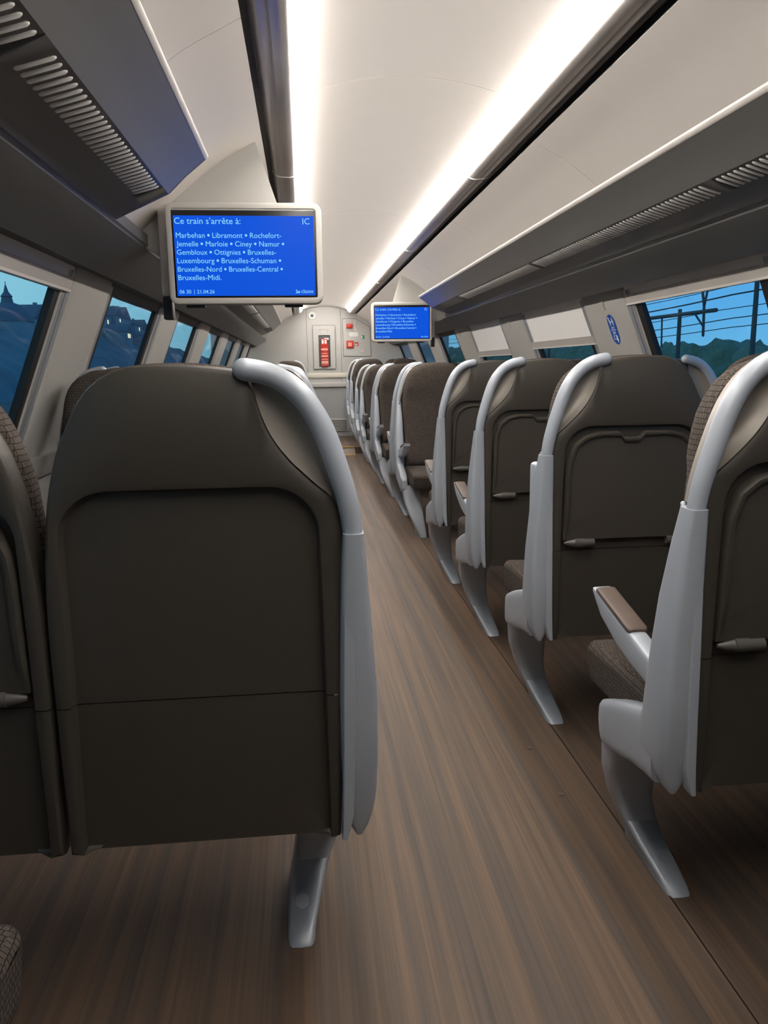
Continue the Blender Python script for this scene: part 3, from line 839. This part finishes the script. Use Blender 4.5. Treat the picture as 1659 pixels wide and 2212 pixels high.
def grip_bm():
    """concave metal scoop between handle and shell"""
    bm = B(); H = handle_path(6)
    Ac = spline(OUT_A, 7)
    cut = []
    m = 28
    def res(P, m):
        L = [0]
        for a, b in zip(P, P[1:]): L.append(L[-1]+(b-a).length)
        out = []
        for k in range(m+1):
            t = L[-1]*k/m; i = max(j for j in range(len(L)) if L[j] <= t+1e-9); i = min(i, len(P)-2)
            s = (t-L[i])/max(1e-9, L[i+1]-L[i]); out.append(P[i].lerp(P[i+1], min(1, max(0, s))))
        return out
    Hh = [p for p in H if p.x < .125]
    Hr, Cr = res(Hh, m), res([Vector((p.x, 0, p.y)) for p in Ac[2:]], m)
    nrow = 10; fr = []; bk = []
    for k in range(m+1):
        a = Cr[k]; b = Hr[k]
        a = Vector((a.x, v0(a.z)+.004, a.z))
        row = []
        w = math.sin(PI*min(1, max(0, k/m)))**.6
        for j in range(nrow+1):
            s = j/nrow
            p = a.lerp(Vector((b.x, b.y+.006, b.z)), s)
            p.y += .024*w*math.sin(PI*s)**.8*(1-.2*s)
            row.append(p)
        for du, dv in ((-.002, .014), (.000, .026), (.004, .040)): row.append(Vector((b.x+du, dv, b.z+.004)))
        fr.append(row)
    th = Vector((0, .006, 0))
    nrow += 3
    vf = [[bm.verts.new(p) for p in r] for r in fr]; vb = [[bm.verts.new(p+th) for p in r] for r in fr]
    for i in range(m):
        for j in range(nrow):
            bm.faces.new((vf[i][j], vf[i+1][j], vf[i+1][j+1], vf[i][j+1])); bm.faces.new((vb[i][j], vb[i][j+1], vb[i+1][j+1], vb[i+1][j]))
    for i in range(m):
        for j in (0, nrow): bm.faces.new((vf[i][j], vf[i+1][j], vb[i+1][j], vb[i][j]))
    for i in (0, m):
        for j in range(nrow): bm.faces.new((vf[i][j], vf[i][j+1], vb[i][j+1], vb[i][j]))
    return bm

def interp(tab, x):
    for a, b in zip(tab, tab[1:]):
        lo, hi = sorted((a[0], b[0]))
        if lo <= x <= hi:
            t = (x-a[0])/(b[0]-a[0]); t = t
            return [p+(q-p)*t for p, q in zip(a[1:], b[1:])]
    return list(tab[-1][1:]) if abs(x-tab[-1][0]) < abs(x-tab[0][0]) else list(tab[0][1:])
def sell(c0, c1, d0, d1, n=24, e=.45):
    """superellipse ring in 2-D"""
    out = []
    for k in range(n):
        a = 2*PI*k/n; ca, sa = math.cos(a), math.sin(a)
        out.append(((c0+c1)/2+(c1-c0)/2*math.copysign(abs(ca)**e, ca), (d0+d1)/2+(d1-d0)/2*math.copysign(abs(sa)**e, sa)))
    return out
PT = [(.868, -.039, -.007, -.022, .027), (.80, -.044, -.003, -.017, .046), (.70, -.051, .001, -.013, .068), (.60, -.057, .005, -.010, .080), (.50, -.058, .006, -.008, .095), (.44, -.057, .006, -.004, .105), (.40, -.054, .004, .002, .12), (.37, -.048, 0, .006, .115), (.35, -.040, -.008, .008, .10), (.334, -.030, -.018, .012, .075)]
def side_bm():
    bm = B(); rings = []
    zs = [.868, .86, .84, .80, .76, .70, .65, .60, .55, .50, .46, .42, .40, .385, .37, .36, .35, .342, .337, .334]
    for z in zs:
        u0, u1, a, b = interp(PT, z); rings.append([(x, y, z) for x, y in sell(u0, u1, a, b)])
    loft(bm, rings)
    # seat side wing reaching forward
    FT = [(.05, .335, .53), (.09, .332, .49), (.11, .329, .460), (.15, .322, .447), (.20, .308, .431), (.25, .298, .412), (.29, .292, .394), (.312, .298, .385), (.326, .318, .372)]
    rings = []
    for v in [.05, .07, .09, .10, .11, .13, .155, .18, .205, .23, .25, .27, .29, .302, .312, .32, .326]:
        z0, z1 = interp(FT, v); k = 0 if v < .29 else (v-.29)/.036*.010
        rings.append([(x, v, z) for x, z in sell(-.052+k, -.002-k, z0, z1)])
    loft(bm, rings)
    return bm
ES = [(.34, .007), (.45, .003), (.60, 0), (.75, -.004), (.868, -.008)]
def strip_bm():
    bm = B(); rings = []
    for z in (.867, .80, .70, .60, .50, .42, .385, .365, .35, .343):
        w = .020 if z > .38 else .020-.010*(.38-z)/.037
        rings.append([(x, y+v0(z), z) for x, y in sell(-w+interp(ES, z)[0], interp(ES, z)[0]-.0005, -.013, .02, 16, .35)])
    loft(bm, rings); return bm
def leg_bm():
    LT = [(.335, -.040, .070, .215, .322), (.29, -.038, .080, .245, .328), (.22, -.028, .084, .285, .345), (.14, .0, .090, .312, .375), (.09, .020, .097, .300, .388), (.055, .036, .103, .255, .393), (.025, .050, .109, .195, .395), (.010, .055, .111, .165, .396), (0, .056, .112, .157, .396)]
    bm = B(); rings = []
    zs = [.335, .31, .29, .255, .22, .18, .14, .115, .09, .072, .055, .04, .025, .010, 0]
    for z in zs:
        u0, u1, a, b = interp(LT, z); rings.append([(x, y, z) for x, y in sell(u0, u1, a, b, 28, .35)])
    loft(bm, rings); return bm
def leg_cap_bm():
    bm = B(); cyl(bm, (.081, .240, .035), (.081, .2285, .0475), .0155, .0145, 24); return bm
def arm_bm():
    T = [(.05, .49, .555), (.11, .502, .560), (.20, .515, .578), (.255, .526, .589), (.345, .562, .608), (.375, .588, .614), (.392, .606, .617)]
    bm = B(); rings = []
    for v in (.05, .08, .11, .14, .17, .20, .25, .28, .31, .345, .36, .375, .385, .392):
        z0, z1 = interp(T, v); rings.append([(x, v, z) for x, z in sell(-.040, .002, z0, z1, 20, .4)])
    loft(bm, rings); return bm
def armpad_bm():
    bm = B(); rings = []
    for v, k in ((.200, .004), (.205, 0), (.25, 0), (.31, 0), (.370, 0), (.377, .004)):
        z = .578+(v-.2)*.209; rings.append([(x, v, zz) for x, zz in sell(-.041+k, .003-k, z-.004, z+.009-k, 16, .5)])
    loft(bm, rings); return bm
def armup_bm():
    bm = bbox(-.040, -.004, .045, .098, .56, .84, .012, 3); return bm
def hook_bm():
    bm = B(); tube(bm, [(-.020, .018, .868), (-.022, .036, .860), (-.022, .043, .868)], .005, 10); return bm
def bracket_bm():
    """bracket that carries the window-side seat on the coach wall"""
    bm = bbox(-.14, .30, .14, .24, .31, .347, .008); return bm
def underframe_bm():
    bm = bbox(.004, .440, .16, .24, .305, .347, .01); return bm

MESH = {}
def build_meshes():
    fn = dict(back_shell=(lambda: shell_bm('up'), M_SHELL), lower_shell=(lambda: shell_bm('low'), M_SHELL), tray_table=(tray_bm, M_SHELL),
              hinge=(lambda: hinge_bm(0), M_HINGE), hinge_b=(lambda: hinge_bm(1), M_HINGE), back_cushion=(cushion_bm, M_FAB), seat_cushion=(seatpan_bm, M_FAB),
              grab_handle=(handle_bm, M_GREY), grip_scoop=(grip_bm, M_CHAMP), side_frame=(side_bm, M_GREY), edge_strip=(strip_bm, M_GREY), leg=(leg_bm, M_GREY), bolt_cover=(leg_cap_bm, M_GREY),
              armrest=(arm_bm, M_GREY), armrest_pad=(armpad_bm, M_PAD), armrest_folded=(armup_bm, M_GREY), coat_hook=(hook_bm, M_GREY), wall_bracket=(bracket_bm, M_GREY), underframe=(underframe_bm, M_BLACK))
    for k, (g, m) in fn.items():
        for mir in (1, -1):
            MESH[k, mir] = mesh_of(k, mk(g(), mir), m, True, 35 if k not in ('back_cushion', 'seat_cushion') else 60)
build_meshes()

def seat(x, y, mir, facing, label, group, window=False, tray=True, arm='down', z=0):
    """x,y = where the shell's outer edge meets its rear plane; facing 1 looks away from the lens, -1 towards it"""
    t = empty('train_seat', (x, y, z), 0 if facing > 0 else PI); tag(t, label, 'seat', group)
    if group == GL: t.scale = (1, 1, .98)
    else: t.scale = (1, 1, .991)
    def P(k, parent=t, name=None): return link(name or k, MESH[k, mir], parent)
    P('back_shell'); P('lower_shell')
    if tray:
        tr = P('tray_table'); P('hinge', tr); P('hinge_b', tr, 'hinge')
    P('back_cushion'); P('seat_cushion'); P('grab_handle'); P('grip_scoop'); P('coat_hook')
    sf = P('side_frame'); P('edge_strip', sf)
    P('underframe')
    if window: P('wall_bracket')
    else:
        lg = P('leg'); P('bolt_cover', lg)
    if arm == 'down':
        a = P('armrest'); o = P('armrest_pad', a); o['label'] = 'brown leather pad'
    else: P('armrest_folded', name='armrest')
    return t

XR, XRW = .668, .668+2*SWD+.003
XL, XLW = .047, .047-2*SWD-.003
GR, GL = 'seats right of the aisle', 'seats left of the aisle'
def pair_R(y, facing, la, lw, tray=True, arm='down', z=0):
    # aisle seat: its frame is on the aisle side
    seat(XR, y, 1 if facing > 0 else -1, facing, la, GR, False, tray, arm, z)
    seat(XRW, y, -1 if facing > 0 else 1, facing, lw, GR, True, tray, arm, z)
def pair_L(y, facing, la, lw, tray=True, arm='down', z=0, tray_w=None):
    seat(XL, y, -1 if facing > 0 else 1, facing, la, GL, False, tray, arm, z)
    seat(XLW, y, 1 if facing > 0 else -1, facing, lw, GL, True, tray if tray_w is None else tray_w, arm, z)
pair_R(.403, 1, 'right aisle seat beside the camera, outside the view', 'right window seat beside the camera, outside the view')  # unseen row added for the shade it casts under the nearest seats
pair_R(1.200, 1, 'nearest right aisle seat seen from behind, brown armrest pad lowered', 'nearest right window seat, behind the aisle seat with the lowered armrest')
pair_R(1.999, 1, 'second right aisle seat from behind, tray with notched top, no armrest showing', 'second right window seat, under the rolled-up blind window', arm='up')
pair_R(2.798, 1, 'third right aisle seat from behind, brown armrest pad beside its tray hinge', 'third right window seat, beside the sticker pillar')
pair_R(3.590, 1, 'fourth right aisle seat from behind, last tray back before the facing fabric seats', 'fourth right window seat, last one turned away before the facing seats')
pair_R(5.226, -1, 'nearest right aisle seat turned to face the camera, checked fabric front', 'nearest right window seat turned to face the camera', tray=False)
pair_R(5.447, 1, 'right aisle seat standing back to back behind the nearest facing seat', 'right window seat back to back behind the nearest facing pair', tray=False)
pair_R(6.838, -1, 'second right aisle seat facing the camera, farther along the aisle', 'second right window seat facing the camera', tray=False)
pair_R(7.07, 1, 'right aisle seat back to back behind the second facing seat', 'right window seat back to back behind the second facing pair', tray=False)
pair_R(8.49, -1, 'third right aisle seat facing the camera, just before the ramp', 'third right window seat facing the camera', tray=False)
pair_R(9.31, -1, 'fourth right aisle seat facing the camera, last on the low floor', 'fourth right window seat facing the camera, last on the low floor', tray=False, arm='up')
pair_R(10.29, -1, 'right aisle seat on the raised floor, first beyond the ramp', 'right window seat on the raised floor, first beyond the ramp', tray=False, arm='up', z=.08)
pair_R(11.1, -1, 'right aisle seat on the raised floor, last before the end wall', 'right window seat on the raised floor, last before the end wall', tray=False, arm='up', z=.08)
pair_L(1.155, 1, 'large nearest left aisle seat from behind, plain recessed brown back without tray', 'nearest left window seat from behind, tray hinge at its edge', tray=False, tray_w=True)
pair_L(2.90, -1, 'left aisle seat facing the nearest left back, only its pale handle showing', 'left window seat facing the camera, checked headrest beside the nearest left pillar', tray=False)
pair_L(3.13, 1, 'left aisle seat back to back behind the first facing left pair', 'left window seat back to back behind the first facing left pair', tray=False)
pair_L(4.50, -1, 'second left aisle seat facing the camera', 'second left window seat facing the camera', tray=False)
pair_L(4.73, 1, 'left aisle seat back to back behind the second facing left pair', 'left window seat back to back behind the second facing left pair', tray=False)
pair_L(6.10, -1, 'third left aisle seat facing the camera', 'third left window seat facing the camera', tray=False)
pair_L(6.33, 1, 'left aisle seat back to back behind the third facing left pair', 'left window seat back to back behind the third facing left pair', tray=False)
pair_L(7.70, -1, 'fourth left aisle seat facing the camera', 'fourth left window seat facing the camera', tray=False)
pair_L(8.9, -1, 'fifth left aisle seat facing the camera, last on the low floor', 'fifth left window seat facing the camera, last on the low floor', tray=False)
pair_L(10.75, -1, 'left aisle seat on the raised floor near the end wall', 'left window seat on the raised floor near the end wall', tray=False, z=.08)
seat(-.808, .355, 1, 1, 'left seat beside the camera, only the fabric corner of its cushion showing', GL, True, False)

# ------------------------------------------------------------------ outside
ZG = -3.2
M_GROUND = mat('outside_ground', (.10, .12, .10), .9, noise=.3, nscale=.5)
M_TREE = mat('tree_leaves', (.13, .20, .15), .9, noise=.5, nscale=3)
M_BUILD = mat('hazed_stone', (.24, .33, .36), .9, noise=.2, nscale=.3)  # pale blue dawn haze mixed into the stone colour
M_ROOF = mat('hazed_slate', (.11, .16, .20), .8)  # same blue haze mixed into the slate
M_MAST = mat('mast_steel', (.05, .06, .075), .6)
M_HILL = mat('hazed_woods', (.10, .19, .21), .95, noise=.6, nscale=.15)  # blue haze put into the colour of the woods
M_LIT = emit('lit_window', (1.0, .85, .55), 1.6)
bm = bbox(4, 400, -60, 900, ZG-.5, ZG); struct(obj('ground', bm, M_GROUND, smooth=False))
bm = bbox(-400, -3.5, -60, 900, ZG-.5, ZG); struct(obj('ground', bm, M_GROUND, smooth=False))
def blob_bm(r, h, seed, sub=3):
    rnd = random.Random(seed); bm = B(); bmesh.ops.create_icosphere(bm, subdivisions=sub, radius=1)
    ph = [(rnd.uniform(2, 6), rnd.uniform(0, 6), Vector((rnd.uniform(-1, 1), rnd.uniform(-1, 1), rnd.uniform(-1, 1))).normalized()) for _ in range(9)]
    for v in bm.verts:
        k = 1+sum(.045*math.sin(fq*v.co.dot(d)*2.6+p) for fq, p, d in ph)+rnd.uniform(-.035, .035)
        v.co = Vector((v.co.x*r*k, v.co.y*r*k, v.co.z*h*k))
    return bm
rnd = random.Random(3)
tree_me = [mesh_of('tree_crown', blob_bm(2.3, 2.5, s, 4), M_TREE, True, 60) for s in range(4)]
trunk_me = mesh_of('tree_trunk', cyl(B(), (0, 0, 0), (0, 0, 3.0), .22, .15, 8), M_MAST)
def tree(x, y, top, me, lab):
    t = empty('tree', (x, y, ZG)); tag(t, lab, 'tree', 'trees beyond the right windows')
    top -= .66; hh = top-ZG; o = link('crown', me, t); sc = hh/6.2; o.location = (0, 0, hh-2.45*sc); o.scale = (sc*.85, sc*1.0, sc); o.rotation_euler = (0, 0, rnd.uniform(0, 6))
    k = link('trunk', trunk_me, t); k.scale = (1, 1, max(.3, (hh-3.6*sc)/3.0+.3))
TL = []
yy, k_ = 19.0, 0
while yy < 175 and k_ < 44:
    TL.append((23.5+rnd.uniform(0, 1.2)+(yy-20)*.05, yy, 2.45+rnd.uniform(-.16, .16)+(yy-30)*.021)); yy += rnd.uniform(2.0, 2.9)*(1+(yy-20)*.012); k_ += 1
for i, (x, y, tp) in enumerate(TL):
    tree(x, y, tp, tree_me[i % 4], f'bushy dark tree number {i+1} in the row beyond the right windows' if False else 'bushy dark tree in the row beyond the right windows')
# overhead line: masts, portal, wires
def mast(x, y, top, lab):
    bm = B(); cyl(bm, (x, y, ZG), (x, y, top), .14, .10, 10); o = obj('catenary_mast', bm, M_MAST)
    tag(o, lab, 'mast', 'overhead line masts'); return o
mast(20, 40.05, 3.85, 'shorter steel mast carrying the cross arm outside the nearest right window')
mast(20, 33.1, 5.4, 'tall plain steel mast outside, farther right in the nearest right window')
for y in (62, 88, 120): mast(20, y, 6.0, 'distant steel mast outside beyond the covered right windows')
bm = B(); tube(bm, [(20, 46.5, 3.62), (20, 36.4, 3.55)], .10, 8); o = obj('cross_arm', bm, M_MAST); tag(o, 'horizontal cross arm on the shorter mast outside', 'cross arm')
bm = B(); tube(bm, [(20, 38.1, 5.4), (20, 37.57, 3.85), (20, 37.5, 2.4)], .07, 8); o = obj('drop_post', bm, M_MAST); tag(o, 'thin post of the Y-shaped hanger outside, left of the tall mast', 'hanger', 'wire hangers')
bm = B(); tube(bm, [(20, 37.05, 5.4), (20, 37.55, 3.85)], .06, 8); o = obj('drop_post', bm, M_MAST); tag(o, 'slanting branch of the Y-shaped hanger outside', 'hanger', 'wire hangers')
bm = B(); tube(bm, [(20, 42.1, 3.55), (20, 42.0, 2.0)], .05, 8); o = obj('drop_post', bm, M_MAST); tag(o, 'short hanger below the left end of the cross arm outside', 'hanger', 'wire hangers')
bm = B(); tube(bm, [(20, 38.5, 3.55), (20, 37.5, 2.8)], .05, 8); o = obj('drop_post', bm, M_MAST); tag(o, 'slanting stay below the right end of the cross arm outside', 'hanger', 'wire hangers')
WZ = [(20, 4.20, .038, 'topmost overhead wire outside, above the cross arm'), (20, 3.13, .025, 'overhead wire outside just below the cross arm'), (20, 2.72, .022, 'lowest overhead wire outside, near the tree tops'), (19.4, 3.5, .02, 'overhead wire outside at cross arm height'), (20.6, 4.75, .02, 'thin overhead wire outside, highest of all')]
for x, z, r, lab in WZ:
    bm = B(); pts = []
    for k in range(0, 41):
        y = 15+k*4; s = ((y-33.0) % 26)/26; pts.append((x, y, z-.22*4*s*(1-s)+.04*math.sin(y*1.7)))
    tube(bm, pts, r, 6, False); o = obj('overhead_wire', bm, M_MAST); tag(o, lab, 'wire', 'overhead wires')

# wooded hill and town on the left
def hill_bm(x0, y0, y1, prof, depth, seed):
    rnd = random.Random(seed); bm = B(); n = 80; m = 10; V = []
    for i in range(n+1):
        y = y0+(y1-y0)*i/n; h = interp(prof, y)[0]; row = []
        for j in range(m+1):
            s = j/m; jit = rnd.uniform(-.6, .6) if 0 < j else 0
            row.append(bm.verts.new((x0-depth*s+jit, y, ZG+(h-ZG)*(s**.7)+(rnd.uniform(-.5, .5) if j > 0 else 0))))
        row.append(bm.verts.new((x0-depth-6, y, ZG))); V.append(row)
    for a, b in zip(V, V[1:]):
        for j in range(len(a)-1): bm.faces.new((a[j], b[j], b[j+1], a[j+1]))
    return bm
prof = [(60, 7), (110, 9), (165, 10.5), (185, 11.0), (205, 12), (240, 15.2), (262, 16.8), (285, 15.8), (306, 14.2), (340, 12.5), (395, 11.5), (480, 9), (700, 7)]
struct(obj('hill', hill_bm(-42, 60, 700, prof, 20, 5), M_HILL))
rnd = random.Random(11)
def house(x, y, z0, w, d, h, lab, gable=True, lit=()):
    t = empty('house', (x, y, z0)); tag(t, lab, 'house', 'hillside houses')
    z0 += 0
    t.location.z += 1.0
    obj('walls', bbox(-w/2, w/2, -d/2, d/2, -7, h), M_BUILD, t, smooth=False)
    bm = B()
    if gable: prism(bm, [(-d/2-.3, h), (d/2+.3, h), (0, h+d*.32)], 'x', -w/2-.2, w/2+.2)
    else: box(bm, -w/2-.2, w/2+.2, -d/2-.2, d/2+.2, h, h+.5)
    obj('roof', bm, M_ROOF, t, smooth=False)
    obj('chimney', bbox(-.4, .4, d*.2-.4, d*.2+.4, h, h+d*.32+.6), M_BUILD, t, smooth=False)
    for (yy, zz) in lit: obj('lit_window', bbox(w/2, w/2+.1, yy-.5, yy+.5, zz-.6, zz+.6), M_LIT, t, smooth=False)
HS = [(-61, 183, 9.5, 7, 8, 2.0, 0), (-62, 192.5, 9.8, 8, 10, 2.4, 0), (-61, 203, 9.8, 7, 8, 1.5, 1), (-62, 246, 13.6, 8, 11, 2.6, 1), (-61, 258, 14.6, 8, 10, 2.2, 0), (-62, 271, 14.2, 9, 12, 2.6, 0), (-61, 287, 13.4, 8, 12, 2.0, 1), (-62, 301, 12.3, 9, 12, 2.2, 0), (-61, 318, 11.6, 8, 13, 2.0, 0)]
WH = ['gabled house on the left skyline beside the church', 'larger gabled house on the left skyline, second from the church', 'flat roofed house on the left skyline, third from the church', 'flat roofed block at the top of the far left hill', 'gabled house near the top of the far left hill',
      'broad gabled house on the crest of the far left hill', 'flat roofed house below the crest of the far left hill', 'gabled house on the falling slope of the far left hill', 'farthest gabled house on the left hill']
for (x, y, z, w, d, h, g), lab in zip(HS, WH): house(x, y, z, w, d, h, lab, not g, [(d*.1, .9)] if w == 8 else [])
for y, z, lab in ((236, 9.2, 'low lit house halfway up the far left hill'), (262, 7.6, 'lit house among the trees of the far left hill')):
    house(-52.5, y, z, 6, 7, 1.8, lab, True, [(0, .6), (-2, .6)])
t = empty('church', (-60, 171.0, 9)); tag(t, 'dark domed church with a pointed spire on the left skyline', 'church')
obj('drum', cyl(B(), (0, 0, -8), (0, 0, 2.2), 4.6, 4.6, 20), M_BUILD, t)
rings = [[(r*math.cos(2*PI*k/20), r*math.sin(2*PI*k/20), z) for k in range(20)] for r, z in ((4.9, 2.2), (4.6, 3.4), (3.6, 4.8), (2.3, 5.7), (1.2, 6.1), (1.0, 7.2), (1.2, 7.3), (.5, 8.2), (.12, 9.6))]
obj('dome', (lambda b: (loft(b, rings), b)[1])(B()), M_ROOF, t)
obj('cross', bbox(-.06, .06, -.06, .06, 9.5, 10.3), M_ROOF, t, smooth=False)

# ------------------------------------------------------------------ dawn sky
w = bpy.data.worlds.new('dawn_sky'); S.world = w; w.use_nodes = True
nt = w.node_tree; bg = nt.nodes['Background']
tc = nt.nodes.new('ShaderNodeTexCoord'); sep = nt.nodes.new('ShaderNodeSeparateXYZ'); nt.links.new(tc.outputs['Generated'], sep.inputs[0])
side = nt.nodes.new('ShaderNodeMapRange'); side.inputs['From Min'].default_value = -.45; side.inputs['From Max'].default_value = .45
nt.links.new(sep.outputs['X'], side.inputs['Value'])
def ramp(cols):
    r = nt.nodes.new('ShaderNodeValToRGB'); e = r.color_ramp.elements
    e[0].position, e[0].color = cols[0][0], (*cols[0][1], 1); e[1].position, e[1].color = cols[-1][0], (*cols[-1][1], 1)
    for p, c in cols[1:-1]:
        q = e.new(p); q.color = (*c, 1)
    nt.links.new(sep.outputs['Z'], r.inputs['Fac']); return r
rl = ramp([(0, (.36, .74, .84)), (.10, (.38, .78, .90)), (.3, (.25, .58, .80)), (1, (.10, .30, .62))])
rr_ = ramp([(0, (.20, .58, .92)), (.07, (.14, .50, .95)), (.25, (.11, .38, .80)), (1, (.06, .2, .55))])
mx = nt.nodes.new('ShaderNodeMix'); mx.data_type = 'RGBA'
nt.links.new(side.outputs['Result'], mx.inputs[0]); nt.links.new(rl.outputs['Color'], mx.inputs[6]); nt.links.new(rr_.outputs['Color'], mx.inputs[7])
nt.links.new(mx.outputs[2], bg.inputs['Color']); bg.inputs['Strength'].default_value = 1.0

# ------------------------------------------------------------------ view
vs = S.view_settings; vs.view_transform = 'Standard'; vs.look = 'None'; vs.exposure = 0; vs.gamma = 1; vs.use_curve_mapping = False
S.cycles.max_bounces = 10; S.cycles.diffuse_bounces = 5; S.cycles.transparent_max_bounces = 12
S.cycles.use_denoising = True
